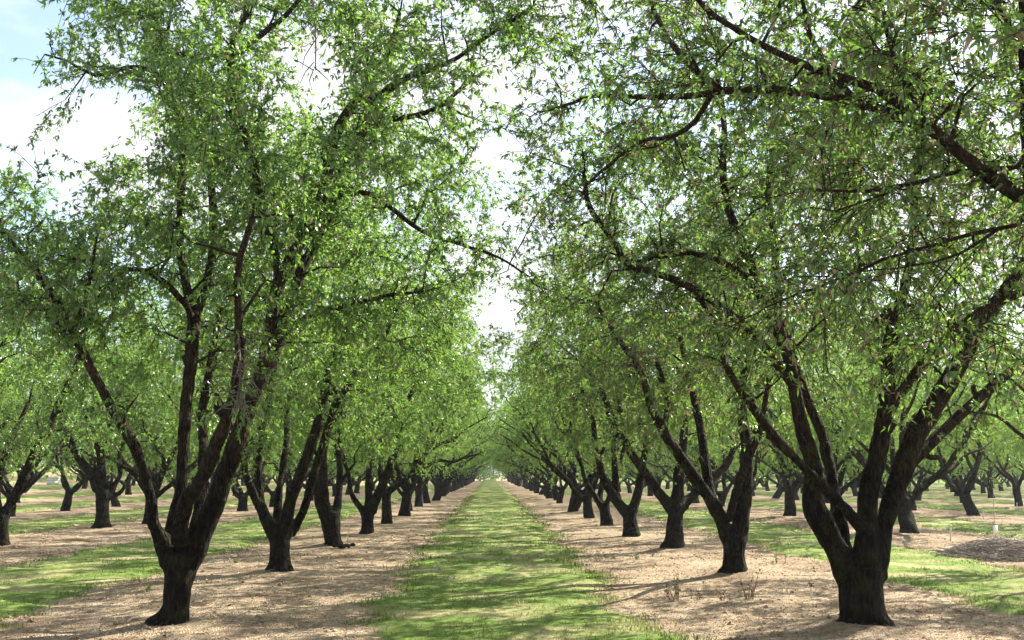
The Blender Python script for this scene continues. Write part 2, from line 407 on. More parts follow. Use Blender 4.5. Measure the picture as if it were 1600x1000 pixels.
# ------------------------------------------------------------------ trees
SKY_HOLES = [
    [(-80, -80), (80, -80), (66, 20), (70, 70), (48, 85), (42, 105), (60, 150), (45, 230), (-80, 215)],
    [(128, 155), (170, 135), (225, 140), (262, 165), (255, 190), (240, 225), (195, 243), (120, 238)],
    [(795, 205), (745, 228), (722, 300), (735, 335), (838, 416), (844, 450), (740, 436), (745, 480), (795, 560), (790, 612), (806, 612), (818, 545),
     (808, 500), (835, 445), (865, 425), (865, 395), (830, 370), (788, 350), (800, 270), (825, 225)],
]
def carve(p, keep, rg):
    q = project(p); ok = np.ones(len(p), bool)
    for h in SKY_HOLES: ok &= ~in_poly(q, h)
    return ok | (rg.random(len(p)) < keep)

def leaf_geo(base, d, nrm, L, W, fine, rg):
    s = unit(np.cross(d, nrm)); nrm = np.cross(s, d); n = len(base)
    L = L[:, None]; W = W[:, None]; dr = np.array([0, 0, -1.0])
    if fine:
        k = .10 + .2 * rg.random((n, 1))
        m1 = base + d * L * .36; m2 = base + d * L * .68 + dr * L * k * .35; tip = base + d * L * .97 + dr * L * k
        f = nrm * W * .22
        V = np.stack([base, m1 - s * W * .5 + f, m1 + s * W * .5 + f, m2 - s * W * .40 + f, m2 + s * W * .40 + f, tip], 1)
        i = np.arange(n)[:, None] * 6
        F = [i + np.array([[0, 2, 1]]), i + np.array([[3, 4, 5]]), i + np.array([[1, 2, 4, 3]])]
    else:
        m1 = base + d * L * .46; tip = base + d * L + dr * L * .15; f = nrm * W * .2
        V = np.stack([base, m1 + s * W * .5 + f, tip, m1 - s * W * .5 + f], 1)
        F = [np.arange(n)[:, None] * 4 + np.array([[0, 1, 2, 3]])]
    return V.reshape(-1, 3), F

def body(tubes, voxel, seed):
    """one continuous trunk: tubes fused by a voxel remesh, then given lumps and furrows"""
    mb = MB()
    for p, r in tubes: tube(mb, p, r, 12)
    me = mb.mesh('tmp', M_TRUNK); o = link('tmp', me)
    md = o.modifiers.new('r', 'REMESH'); md.mode = 'VOXEL'; md.voxel_size = voxel
    sm = o.modifiers.new('s', 'SMOOTH'); sm.iterations = 5; sm.factor = .5
    dg = bpy.context.evaluated_depsgraph_get(); e = o.evaluated_get(dg)
    m2 = bpy.data.meshes.new_from_object(e); bpy.data.objects.remove(o); bpy.data.meshes.remove(me)
    nv = len(m2.vertices); co = np.empty(nv * 3); no = np.empty(nv * 3)
    m2.vertices.foreach_get('co', co); m2.vertices.foreach_get('normal', no)
    co = co.reshape(-1, 3); no = no.reshape(-1, 3)
    d = np.empty(nv); off = seed * 3.7
    for i in range(nv):
        x, y, z = co[i]
        d[i] = .030 * mnoise.noise((x * 3.2 + off, y * 3.2, z * 2.2)) + .022 * mnoise.noise((x * 9 + off, y * 9, z * 2.4)) + .012 * mnoise.noise((x * 26, y * 26 + off, z * 7))
    th = np.clip(1 - .4 * co[:, 2], .55, 1)
    co = co + no * (d * th)[:, None]
    m2.vertices.foreach_set('co', co.ravel()); m2.polygons.foreach_set('use_smooth', np.ones(len(m2.polygons), bool))
    m2.materials.clear(); m2.materials.append(M_TRUNK); m2.update()
    return m2

def make_tree(name, trunk, limbs, env, seed, nshoot=520, ntwig=5, nleaf=16, leafL=.085, leafW=.024, fine=False, voxel=.03,
              split=1.2, leafmat=None, hole=None, bare=0.0, twig_len=.5, ext_from=.45):
    """trunk: (pts, r); limbs: list of (pts, r, owner) where owner is the number of the scaffold limb it belongs to;
       env: function giving n crown points; returns (trunk mesh, limb meshes, crown mesh)"""
    rg = np.random.default_rng(seed)
    limbmb = {}; nodes_p, nodes_o, nodes_r, nodes_l = [], [], [], []
    body_t = [smooth_path(*trunk)]; first = {}
    org = trunk[0][0]
    for li, (p, r, ow) in enumerate(limbs):
        sp, sr = smooth_path(p, r)
        sp[1:-1] += (rg.random((len(sp) - 2, 3)) - .5) * (.010 + .03 * sr[1:-1, None])
        if ow not in limbmb: limbmb[ow] = MB()
        cut = 0
        if ow not in first:
            first[ow] = 1
            seg = np.concatenate([[0], np.cumsum(np.linalg.norm(np.diff(sp, axis=0), axis=1))])
            cut = int(np.searchsorted(seg, split)); cut = min(cut, len(sp) - 4)
            if cut > 1: body_t.append((sp[:cut + 2], sr[:cut + 2]))
        tube(limbmb[ow], sp[max(0, cut - 1):], sr[max(0, cut - 1):] * (0.97 if cut else 1), 8)
        for k in rg.integers(max(cut, 2), max(cut + 1, len(sp) - 2), 2 if fine else 1):
            if sr[k] < .03 or k >= len(sp) - 1 or sp[k][2] - org[2] > 3.6: continue
            tn = unit(sp[k + 1] - sp[k]); sd = unit(np.cross(tn, rg.normal(size=3))); sl_ = sr[k] * (1.5 + 1.6 * rg.random())
            tube(limbmb[ow], [sp[k], sp[k] + (sd + tn * .5) * sl_ * .6, sp[k] + (sd + tn * .8) * sl_], [sr[k] * .62, sr[k] * .5, sr[k] * .48], 7)
        a0 = np.linalg.norm(sp - org, axis=1)
        for k in range(max(cut, 1), len(sp)):
            if sp[k][2] - org[2] > 1.5 + bare: nodes_p.append(sp[k]); nodes_o.append(ow); nodes_r.append(sr[k]); nodes_l.append(a0[k])
    # shoots: points through the crown joined one by one to the nearest wood
    T = env(nshoot, rg)
    if hole:
        T = T[hole(T, 0, rg)]
        ext = []
        for p, r, ow in limbs:
            sp, sr = smooth_path(p, r)
            for q in sp[int(len(sp) * ext_from)::2]:
                if q[2] - trunk[0][0][2] > 2.3: ext.append(q + rg.normal(size=3) * [.2, .3, .2])
            ext.append(sp[-1] + (sp[-1] - sp[-3]))
        T = np.concatenate([T, np.array(ext)])
    NP = np.array(nodes_p); NO = list(nodes_o); NR = list(nodes_r); NL = np.array(nodes_l) * .35
    D = np.linalg.norm(T[:, None] - NP[None], axis=2) + NL[None]; best = D.argmin(1); bd = D.min(1)
    left = np.ones(len(T), bool); ends, enddir, owners = [], [], []
    NPl = [p for p in NP]
    for _ in range(len(T)):
        i = int(np.where(left, bd, 1e9).argmin()); left[i] = False
        j = int(best[i]); a = NPl[j]; b = T[i]; ln = np.linalg.norm(b - a)
        if ln < .05: continue
        perp = rg.normal(size=3) * ln * .10 + np.array([0, 0, ln * .07])
        m = max(2, int(ln / .28)); tt = np.linspace(0, 1, m + 1)
        pth = a + (b - a) * tt[:, None] + perp * np.sin(tt * math.pi)[:, None] + rg.normal(size=(m + 1, 3)) * .018 * (tt * (1.2 - tt))[:, None] * 4
        if hole and (~hole(pth, 0, rg)).mean() > .3 and NR[j] < .02: continue
        r0 = min(NR[j] * .62, .011 + .013 * ln); r1 = min(r0, .0055)
        rr = r0 + (r1 - r0) * tt
        tube(limbmb[NO[j]], pth, rr, 5, False)
        ends.append(b); enddir.append(unit(pth[-1] - pth[-2])); owners.append(NO[j])
        base_l = NL[j]; new = pth[1:]
        newl = base_l + tt[1:] * ln * .35
        for q, rq in zip(new, rr[1:]): NPl.append(q); NO.append(NO[j]); NR.append(rq)
        NL = np.concatenate([NL, newl])
        dn = np.linalg.norm(T[:, None] - new[None], axis=2) + newl[None] + .06
        am = dn.argmin(1); mn = dn.min(1); up = mn < bd
        bd = np.where(up, mn, bd); best = np.where(up, len(NPl) - len(new) + am, best)
    ends = np.array(ends); enddir = np.array(enddir); ns = len(ends)
    # twigs with leaves
    c = ends.mean(0)
    n = ns * ntwig
    b = np.repeat(ends, ntwig, 0) - np.repeat(enddir, ntwig, 0) * (rg.random((n, 1)) * .35)
    outw = unit(b - (c - [0, 0, 1.0]))
    td = unit(np.repeat(enddir, ntwig, 0) * .6 + outw * .5 + rg.normal(size=(n, 3)) * .75 + [0, 0, -.12])
    tl = twig_len * (.45 + .9 * rg.random(n))
    tip = b + td * tl[:, None] + np.array([0, 0, -1]) * (tl * (.05 + .25 * rg.random(n)))[:, None]
    if hole:
        k = hole(tip, .22, rg); b, td, tl, tip = b[k], td[k], tl[k], tip[k]; n = len(b)
    mid_ = (b + tip) / 2 + [0, 0, .03]
    crown = MB()
    s = unit(np.cross(td, rg.normal(size=(n, 3)))); s2 = np.cross(td, s)
    ring = []
    for P_, r_ in ((b, .0040), (mid_, .0028), (tip, .0013)):
        for an in (0, 2.094, 4.189): ring.append(P_ + (s * math.cos(an) + s2 * math.sin(an)) * r_)
    i = np.arange(n)[:, None] * 9; Q = []
    for q in (0, 3):
        for e in range(3): Q.append(i + np.array([[q + e, q + (e + 1) % 3, q + 3 + (e + 1) % 3, q + 3 + e]]))
    crown.add(np.stack(ring, 1).reshape(-1, 3), [np.concatenate(Q)], 1)
    m = n * nleaf
    nsp = max(3, nleaf // 4)
    spur = np.sort(.15 + .85 * rg.random((n, nsp)) ** .8, 1); spur[:, -1] = 1.0
    pick = rg.integers(0, nsp, (n, nleaf)); t = np.take_along_axis(spur, pick, 1).ravel() + rg.normal(size=m) * .012
    sd_ = np.take_along_axis(rg.normal(size=(n, nsp, 3)), pick[:, :, None].repeat(3, 2), 1).reshape(-1, 3)
    bb, mm, ee = (np.repeat(q, nleaf, 0) for q in (b, mid_, tip)); t_ = t[:, None]
    P_ = bb * (1 - t_) ** 2 + (2 * mm - .5 * (bb + ee)) * 2 * t_ * (1 - t_) + ee * t_ ** 2
    d = unit(np.repeat(td, nleaf, 0) * .45 + sd_ * .45 + rg.normal(size=(m, 3)) * .5 + [0, 0, -.13])
    nr = unit(rg.normal(size=(m, 3)) * .55 + [0, 0, .8])
    L = leafL * (.6 + .75 * rg.random(m)); W = leafW * (.7 + .6 * rg.random(m))
    small = rg.random(m) < .06; L[small] *= .45; W[small] *= .9
    k = rg.random(m) < .93
    if hole: k &= hole(P_, .4, rg)
    V, F = leaf_geo(P_[k], d[k], nr[k], L[k], W[k], fine, rg)
    crown.add(V, F, 0)
    tm = body(body_t, voxel, seed)
    lm = [limbmb[q].mesh('limb', M_LIMB) for q in sorted(limbmb)]
    return tm, lm, crown.mesh('crown', [leafmat or M_LEAF, M_LIMB], False)

def ellipsoid_env(c, r, low=2.1, shell=.42, rot=0.0, seed=0):
    c = np.array(c); r = np.array(r)
    def f(n, rg):
        outp = []
        while len(outp) < n:
            v = rg.normal(size=3); v /= np.linalg.norm(v)
            lump = 1 + .24 * mnoise.noise((v[0] * 2.1 + seed, v[1] * 2.1, v[2] * 2.1)) + .14 * mnoise.noise((v[0] * 5 + seed, v[1] * 5, v[2] * 5))
            p = c + v * r * lump * rg.random() ** shell
            if p[2] < low - .1 + rg.random() * .7 + 1.1 * mnoise.noise((p[0] * .8 + seed * 2, p[1] * .8, 3)): continue
            if mnoise.noise((p[0] * .62 + seed, p[1] * .62, p[2] * .75)) < .07 - .26 * rg.random(): continue
            outp.append(p)
        return np.array(outp)
    return f

# ---- generic tree of the rows: a short trunk and a vase of four or five limbs
def generic(seed, lean=0.0):
    rg = np.random.default_rng(100 + seed)
    h = .62 + .5 * rg.random(); r = .165 + .045 * rg.random()
    lx, ly = lean + rg.normal() * .09, rg.normal() * .09
    top = np.array([lx, ly, h])
    trunk = ([np.array([-.02, 0, -.12]), np.array([0, 0, .12]), top * .55, top], [r * 1.4, r * 1.12, r * .97, r * 1.05])
    nl = int(rg.integers(3, 6)); limbs = []; a0 = rg.random() * 6.28
    for k in range(nl):
        az = a0 + 6.283 * k / nl + rg.normal() * .28; tilt = R(24 + 22 * rg.random())
        p = top - [0, 0, .22]; dirh = np.array([math.cos(az), math.sin(az), 0]); pts = [p + dirh * .03]; rad = [r * .55]
        tl = tilt + .15; q = p.copy()
        rl = r * (.42 + .14 * rg.random())
        for s in range(8):
            st = .55; tl2 = tl * (1 - .07 * s) + rg.normal() * .12
            az2 = az + rg.normal() * .22; dh = np.array([math.cos(az2), math.sin(az2), 0])
            q = q + (dh * math.sin(tl2) + np.array([0, 0, math.cos(tl2)])) * st; pts.append(q.copy()); rad.append(max(.018, rl * (1 - .118 * s)))
        limbs.append((np.array(pts), np.array(rad), k))
        for fk in (2 + int(rg.integers(0, 2)), 4, 5):
            q = pts[fk].copy(); az3 = az + rg.choice([-1, 1]) * (.6 + .7 * rg.random()); pp = [q.copy()]; rr = [rad[fk] * .85]
            t3 = tilt + .25 * rg.random() + (.2 if fk < 4 else .0)
            for s in range(5):
                t4 = t3 * (1 + .04 * s) + rg.normal() * .14; az4 = az3 + rg.normal() * .2
                q = q + np.array([math.cos(az4) * math.sin(t4), math.sin(az4) * math.sin(t4), math.cos(t4)]) * .52; pp.append(q.copy()); rr.append(max(.014, rad[fk] * (.72 - .12 * s)))
            limbs.append((np.array(pp), np.array(rr), k))
    env = ellipsoid_env((lx * .5, 0, 4.75), (3.35, 3.35, 3.3), 1.5, .42, 0, seed * 5.1)
    return make_tree('g%d' % seed, trunk, limbs, env, 200 + seed, nshoot=400, ntwig=8, twig_len=.42, nleaf=22, leafL=.080, leafW=.0245, split=.9, voxel=.035)

GROUP = 'almond trees planted in rows'
def assemble(meshes, loc, rotz=0, scale=(1, 1, 1)):
    e = bpy.data.objects.new('almond_tree', None); COL.objects.link(e)
    e.location = loc; e.rotation_euler = (0, 0, rotz); e.scale = scale
    e.empty_display_size = .3
    tm, lm, cm = meshes
    link('trunk', tm, e)
    for m in lm: link('limb', m, e)
    link('crown', cm, e)
    return e
def copy_tree(src, loc, rotz, scale):
    c = src.copy(); COL.objects.link(c); c.location = loc; c.rotation_euler = (0, 0, rotz); c.scale = scale
    for ch in src.children:
        k = ch.copy(); COL.objects.link(k); k.parent = c
    return c

# ---- the nearest trees, posed one by one. Limb points: (pixel x, pixel y, radius in pixels) read off the photograph,
#      each limb with its own real depth dy from the trunk (start, end)
def hero(base_px, trunk_px, limbs_px, env, seed, **kw):
    g = on_ground(*base_px); Yt = g[1]; g[2] = float(height(g[0], g[1]))
    K = 1 / FPX
    def w(pts, dy):
        n = len(pts); P_, r_ = [], []
        for i, (px, py, r) in enumerate(pts):
            yy = Yt + dy[0] + (dy[1] - dy[0]) * (i / max(1, n - 1)); P_.append(at(px, py, yy) - g); r_.append(r * K * yy)
        return np.array(P_), np.array(r_)
    tp, tr = w(trunk_px, (0, 0))
    tp = np.concatenate([[tp[0] + [-.03, 0, -.15], tp[0] + [-.012, 0, .02], tp[0] + (tp[1] - tp[0]) * .4], tp[1:]]); tr = np.concatenate([[tr[0] * 1.6, tr[0] * 1.26, tr[0] * .98], tr[1:]])
    limbs = [(*w(p, dy), ow) for (p, dy, ow) in limbs_px]
    hole = (lambda p, keep, rg: carve(p + g, keep, rg)) if kw.pop('carved', True) else None
    e2 = (lambda n, rg: env(n, rg) - g)
    ms = make_tree('h', (tp, tr), limbs, e2, seed, hole=hole, **kw)
    return assemble(ms, g), g

# front tree left of the alley
L0, gL0 = hero((265, 977), [(266, 977, 27), (274, 950, 23), (279, 915, 22), (283, 885, 27), (284, 866, 27)], [
    ([(268, 880, 18), (257, 852, 14), (245, 832, 10), (238, 816, 9), (238, 795, 8), (232, 765, 8), (218, 720, 8), (203, 682, 8), (176, 640, 8), (150, 590, 7.5), (128, 545, 7.5), (105, 500, 7), (75, 450, 6.5), (40, 405, 6), (10, 370, 5), (-8, 330, 4)], (0, -.9), 0),
    ([(126, 542, 6), (75, 492, 5), (30, 465, 4), (-15, 452, 3)], (-.5, .4), 0),
    ([(112, 512, 5), (125, 490, 4), (140, 440, 3), (150, 380, 2)], (-.5, -1.2), 0),
    ([(274, 882, 18), (270, 850, 15), (274, 820, 13), (281, 785, 12), (285, 740, 11), (288, 690, 10), (290, 640, 9.5), (296, 590, 10), (300, 540, 11), (302, 495, 11), (291, 445, 7), (281, 380, 7), (284, 290, 7), (287, 205, 6.5), (272, 160, 5), (255, 120, 4), (262, 50, 3), (280, -40, 2)], (0, .9), 1),
    ([(303, 500, 8), (318, 460, 7), (331, 400, 7), (333, 330, 6.5), (330, 265, 6), (350, 245, 5), (380, 215, 4), (400, 150, 3)], (.5, 1.6), 1),
    ([(300, 495, 5), (285, 470, 5), (255, 440, 5), (215, 420, 4), (180, 432, 3), (150, 470, 2)], (.4, -.8), 1),
    ([(262, 130, 4), (240, 112, 4), (200, 105, 3.5), (150, 118, 3), (105, 95, 2), (70, 85, 1.5)], (.7, .2), 1),
    ([(280, 850, 14), (283, 815, 13), (292, 782, 13), (310, 757, 12), (328, 720, 12), (344, 680, 11), (360, 640, 10), (372, 580, 9), (374, 500, 7), (372, 420, 6), (395, 340, 5)], (-.2, -1.8), 2),
    ([(290, 884, 20), (303, 855, 20), (318, 825, 18), (330, 800, 17), (340, 778, 16), (346, 758, 15), (359, 720, 14), (374, 680, 14), (388, 640, 13), (404, 600, 12), (414, 560, 11.5), (425, 500, 11), (437, 440, 11), (460, 395, 10), (488, 345, 10), (505, 300, 9.5), (515, 250, 9), (526, 205, 9), (550, 165, 8), (572, 145, 7), (576, 112, 5), (605, 85, 4), (625, 20, 3)], (0, -.2), 3),
    ([(300, 850, 11), (311, 800, 9), (316, 760, 9), (318, 700, 8), (316, 640, 7), (330, 560, 6), (345, 480, 5)], (.35, 1.9), 5),
    ([(555, 160, 7), (590, 150, 6), (640, 120, 5), (700, 98, 4), (780, 45, 3), (830, 10, 2.5), (850, -40, 2)], (-.2, -.8), 3),
    ([(404, 605, 11), (428, 550, 10), (450, 490, 10), (472, 420, 9), (500, 370, 8.5), (525, 320, 8), (532, 260, 7.5), (560, 215, 7), (600, 190, 5), (680, 170, 4), (740, 120, 3)], (.1, 1.4), 3),
    ([(435, 430, 7), (425, 380, 7), (414, 340, 7), (392, 240, 6.5), (375, 180, 6.5), (360, 110, 6), (366, 60, 5), (390, 15, 4), (420, -50, 3)], (-.1, -1.2), 3),
    ([(362, 95, 5), (390, 68, 5), (450, 20, 4), (500, -40, 3)], (-.9, -1.2), 3),
    ([(512, 305, 6), (545, 303, 5), (580, 303, 4.5), (620, 332, 4), (660, 362, 3.5), (720, 382, 3), (780, 402, 2), (826, 432, 1.5)], (0, -.5), 3),
    ([(452, 515, 6), (490, 490, 4.5), (550, 475, 4), (600, 463, 3), (660, 455, 2)], (.3, -.6), 3),
], ellipsoid_env((-2.75, 11.3, 5.75), (3.55, 3.3, 3.9), 2.75, .45, 0, 3.3), 11, nshoot=900, ntwig=8, twig_len=.40, nleaf=26, leafL=.064, leafW=.019, fine=True, split=1.5, voxel=.025, bare=.6)
tag(L0, 'large almond tree at the front left of the alley, slender limb leaning left', 'almond tree', GROUP)

R0, gR0 = hero((1354, 980), [(1352, 980, 36), (1345, 945, 33), (1344, 915, 33), (1345, 888, 36)], [
    ([(1328, 905, 22), (1316, 878, 20), (1304, 855, 18), (1292, 832, 18), (1280, 810, 18), (1270, 788, 17), (1270, 760, 15), (1270, 720, 13), (1256, 680, 13), (1245, 630, 11), (1232, 560, 10), (1200, 480, 10), (1180, 440, 10), (1163, 390, 9), (1140, 330, 7), (1130, 270, 6), (1132, 200, 5), (1120, 110, 4)], (-.05, .6), 0),
    ([(1182, 442, 6), (1140, 415, 5), (1080, 395, 4), (1035, 402, 3), (985, 408, 2.5), (930, 400, 2)], (.4, .1), 0),
    ([(1330, 885, 13), (1322, 855, 10), (1316, 825, 9.5), (1308, 795, 9.5), (1300, 755, 9), (1293, 715, 8.5), (1284, 680, 8.5), (1268, 640, 8), (1245, 580, 8), (1222, 510, 8), (1213, 440, 7), (1210, 370, 6), (1200, 300, 5), (1210, 220, 4)], (.25, 1.7), 1),
    ([(1352, 830, 13), (1338, 812, 11), (1322, 796, 9), (1306, 778, 9), (1290, 764, 9), (1268, 741, 8.5), (1246, 720, 8), (1210, 682, 8), (1182, 644, 7.5), (1150, 600, 6), (1130, 555, 5), (1140, 500, 4)], (-.15, -1.0), 2),
    ([(1240, 605, 7), (1185, 530, 7), (1140, 490, 6.5), (1090, 456, 6.5), (1040, 432, 6), (982, 412, 6), (957, 375, 5), (920, 320, 4.5), (912, 270, 3)], (.3, -.8), 0),
    ([(1092, 462, 5), (1110, 495, 4), (1135, 560, 3)], (.1, -.3), 0),
    ([(1350, 900, 24), (1354, 850, 18), (1354, 815, 16), (1356, 780, 15.5), (1362, 750, 15.5), (1371, 720, 15), (1377, 680, 14), (1384, 640, 14), (1387, 600, 13.5), (1390, 545, 13), (1400, 495, 11), (1416, 440, 8), (1425, 380, 7), (1430, 300, 6), (1440, 200, 5), (1420, 100, 3)], (-.05, .3), 3),
    ([(1402, 482, 7), (1388, 490, 7), (1366, 505, 6.5)], (0, -.15), 3),
    ([(1390, 640, 9), (1402, 622, 8.5), (1422, 595, 8), (1450, 558, 8), (1490, 520, 7), (1530, 488, 6.5), (1580, 465, 6), (1640, 440, 5)], (0, -.8), 3),
    ([(1362, 900, 24), (1374, 855, 17), (1382, 820, 14), (1388, 795, 14), (1397, 770, 15), (1416, 720, 17), (1432, 680, 17), (1465, 625, 16), (1500, 565, 15), (1545, 490, 12), (1580, 440, 10), (1612, 390, 8), (1640, 310, 7), (1660, 220, 5)], (.02, .6), 4),
    ([(1408, 745, 9), (1432, 715, 9), (1462, 685, 9), (1500, 648, 8.5), (1560, 596, 8), (1605, 562, 7), (1660, 540, 5)], (.2, 1.3), 4),
], ellipsoid_env((3.85, 11.5, 5.7), (4.0, 3.2, 3.9), 2.7, .45, 0, 8.7), 12, nshoot=820, ntwig=8, twig_len=.38, nleaf=23, leafL=.062, leafW=.018, fine=True, split=1.35, voxel=.025, bare=.5, leafmat=M_LEAF_OLD)
tag(R0, 'thick fluted almond tree at the front right of the alley, forking low into many limbs', 'almond tree', GROUP)

L1, gL1 = hero((437, 894), [(438, 894, 18), (437, 860, 15), (438, 832, 16)], [
    ([(432, 842, 11.1), (410, 800, 9.6), (395, 770, 7.4), (384, 742, 5.9), (380, 715, 5.2), (360, 660, 4.4), (330, 600, 3.7), (300, 540, 3.0)], (0, -.6), 0),
    ([(420, 818, 8.9), (406, 780, 7.4), (403, 720, 6.7), (410, 660, 6.7), (425, 600, 5.9), (435, 520, 4.4), (430, 440, 3.0)], (0, .5), 1),
    ([(432, 820, 6.7), (438, 750, 5.2), (448, 690, 5.2), (448, 640, 4.4), (455, 560, 3.7), (470, 480, 3.0)], (.2, 1.6), 2),
    ([(444, 838, 12.6), (454, 785, 8.9), (480, 712, 8.9), (500, 650, 8.1), (515, 580, 6.7), (545, 500, 4.4), (560, 420, 3.0)], (0, -.4), 3),
    ([(452, 835, 10.4), (473, 802, 6.7), (485, 760, 6.7), (506, 690, 5.9), (524, 635, 5.9), (560, 580, 4.4), (598, 530, 4.4), (612, 500, 3.0), (640, 440, 2.2)], (.1, .6), 4),
], ellipsoid_env((-3.3, 17.2, 5.1), (3.4, 3.2, 3.3), 2.05, .43, 0, 13.3), 13, nshoot=520, ntwig=8, twig_len=.40, nleaf=23, leafL=.072, leafW=.022, split=1.1, bare=.1, carved=False)
tag(L1, 'second almond tree left of the alley, short pale trunk with upright limbs', 'almond tree', GROUP)

R1, gR1 = hero((1147, 898), [(1147, 898, 20), (1147, 868, 17), (1147, 838, 18)], [
    ([(1138, 845, 11.7), (1118, 795, 10.9), (1085, 745, 9.4), (1050, 695, 8.6), (1020, 640, 7.0), (1000, 580, 5.5), (960, 520, 3.9), (930, 470, 3.1)], (0, -.4), 0),
    ([(1153, 845, 14.0), (1162, 790, 12.5), (1166, 740, 10.9), (1166, 690, 9.4), (1158, 630, 7.8), (1165, 540, 5.5), (1150, 450, 3.9)], (0, .5), 1),
    ([(1138, 815, 7.0), (1150, 770, 7.0), (1160, 735, 7.0), (1185, 680, 5.5), (1200, 600, 3.9)], (-.2, -1.2), 2),
    ([(1114, 785, 7.8), (1104, 740, 7.8), (1098, 690, 7.0), (1088, 640, 6.2), (1070, 560, 4.7), (1055, 480, 3.1)], (-.1, 1.0), 0),
    ([(1055, 705, 5.5), (1040, 670, 4.7), (1043, 620, 3.9), (1025, 560, 3.1)], (-.2, -.8), 0),
], ellipsoid_env((3.6, 17.1, 5.1), (3.6, 3.2, 3.3), 2.0, .43, 0, 17.9), 14, nshoot=520, ntwig=8, twig_len=.40, nleaf=23, leafL=.072, leafW=.022, split=1.1, bare=.1, carved=False, leafmat=M_LEAF_OLD)
tag(R1, 'second almond tree right of the alley, straight dark trunk with a limb reaching left', 'almond tree', GROUP)

def row_hero(base, trunk, limbs, seed, label, low=1.75, rad=3.3, cx=0.0, h=4.8, mat=None):
    gx = on_ground(*base)
    t, g = hero(base, trunk, limbs, ellipsoid_env((gx[0] + cx, gx[1], h), (rad, rad, 3.25), low, .43, 0, seed * 1.7), seed, nshoot=460, ntwig=8, twig_len=.42, nleaf=22, leafL=.077, leafW=.0235, split=1.0, bare=.0, carved=False, voxel=.03, leafmat=mat)
    tag(t, label, 'almond tree', GROUP)
row_hero((521, 854), [(522, 854, 13.5), (519, 835, 13.5), (517, 815, 15), (519, 798, 14)], [
    ([(512, 808, 13), (505, 790, 12), (502, 770, 11.5), (503, 750, 9), (504, 720, 7), (508, 690, 6), (520, 650, 5.5), (525, 600, 5), (530, 540, 4)], (0, -.5), 0),
    ([(502, 775, 7), (491, 766, 6), (484, 758, 5)], (0, -.2), 0),
    ([(524, 805, 8), (528, 785, 6), (530, 762, 5.5), (531, 725, 5), (527, 680, 4.5), (535, 620, 4), (550, 550, 3)], (0, .8), 1),
    ([(531, 758, 3), (540, 742, 2.5), (554, 725, 2)], (.3, 0), 1)], 21, 'third almond tree left of the alley, dark trunk split into thick and thin limbs')
row_hero((574, 834), [(574, 834, 10), (574, 815, 9), (575, 800, 10)], [
    ([(570, 806, 6), (562, 792, 5), (554, 781, 4.5), (548, 767, 4), (546, 749, 3.5), (538, 720, 3), (525, 680, 2.5)], (0, -.5), 0),
    ([(575, 805, 9), (576, 785, 7), (576, 755, 6), (578, 725, 5), (588, 700, 5), (602, 674, 4), (606, 630, 3), (600, 580, 2.5)], (0, .6), 1),
    ([(580, 800, 9), (588, 778, 7.5), (599, 755, 7), (611, 725, 6.5), (620, 692, 6), (627, 660, 5), (640, 620, 4), (665, 580, 3)], (0, -.3), 2)], 22, 'fourth almond tree left of the alley, with a hooked limb curling left')
row_hero((1053, 858), [(1053, 858, 16), (1054, 830, 13), (1056, 800, 13), (1055, 788, 14)], [
    ([(1049, 795, 11), (1036, 778, 8), (1024, 762, 7.5), (1007, 738, 7), (988, 711, 6.5), (973, 685, 6), (958, 655, 5), (935, 600, 4), (900, 560, 3)], (0, -.6), 0),
    ([(1056, 792, 12), (1060, 765, 9), (1060, 742, 8.5), (1066, 707, 7), (1070, 640, 6), (1060, 570, 4)], (0, .5), 1),
    ([(1062, 795, 10), (1076, 780, 7.5), (1094, 764, 7), (1116, 743, 6.5), (1134, 728, 6), (1150, 690, 4), (1160, 640, 3)], (0, 1.0), 2)], 23, 'third almond tree right of the alley, tall straight trunk with limbs bending both ways', mat=M_LEAF_OLD)
row_hero((988, 838), [(988, 838, 12.5), (985, 815, 10.5), (983, 793, 11)], [
    ([(978, 800, 10), (960, 779, 8), (945, 752, 6), (937, 725, 5.5), (931, 698, 5), (925, 650, 4), (905, 600, 3)], (0, -.5), 0),
    ([(968, 787, 6), (962, 765, 5), (961, 740, 5), (960, 690, 4.5), (968, 640, 4), (960, 580, 3)], (-.1, .6), 0),
    ([(987, 800, 9), (994, 780, 7), (999, 760, 6.5), (1003, 734, 6), (1009, 700, 5), (1012, 650, 4), (1030, 590, 3)], (0, .4), 1)], 24, 'fourth almond tree right of the alley, short trunk opening in a wide V', mat=M_LEAF_OLD)
row_hero((160, 824), [(160, 824, 12), (160, 800, 10), (160, 772, 10.5), (158, 755, 10)], [
    ([(154, 765, 9), (144, 744, 7), (124, 716, 6.5), (104, 680, 6), (94, 650, 5), (70, 600, 4), (55, 550, 3)], (0, -.5), 0),
    ([(157, 762, 10), (156, 732, 9), (154, 700, 7.5), (147, 672, 5), (132, 640, 4.5), (126, 606, 4), (130, 550, 3)], (0, .3), 1),
    ([(155, 704, 6), (166, 680, 5), (177, 648, 4.5), (190, 600, 3.5), (195, 550, 2.5)], (.2, .8), 1),
    ([(164, 785, 6), (172, 772, 5), (180, 756, 4.5), (188, 740, 4), (186, 712, 3.5), (200, 670, 3)], (0, .6), 2)], 25, 'almond tree of the second row left, upright dark trunk beyond the front left tree')
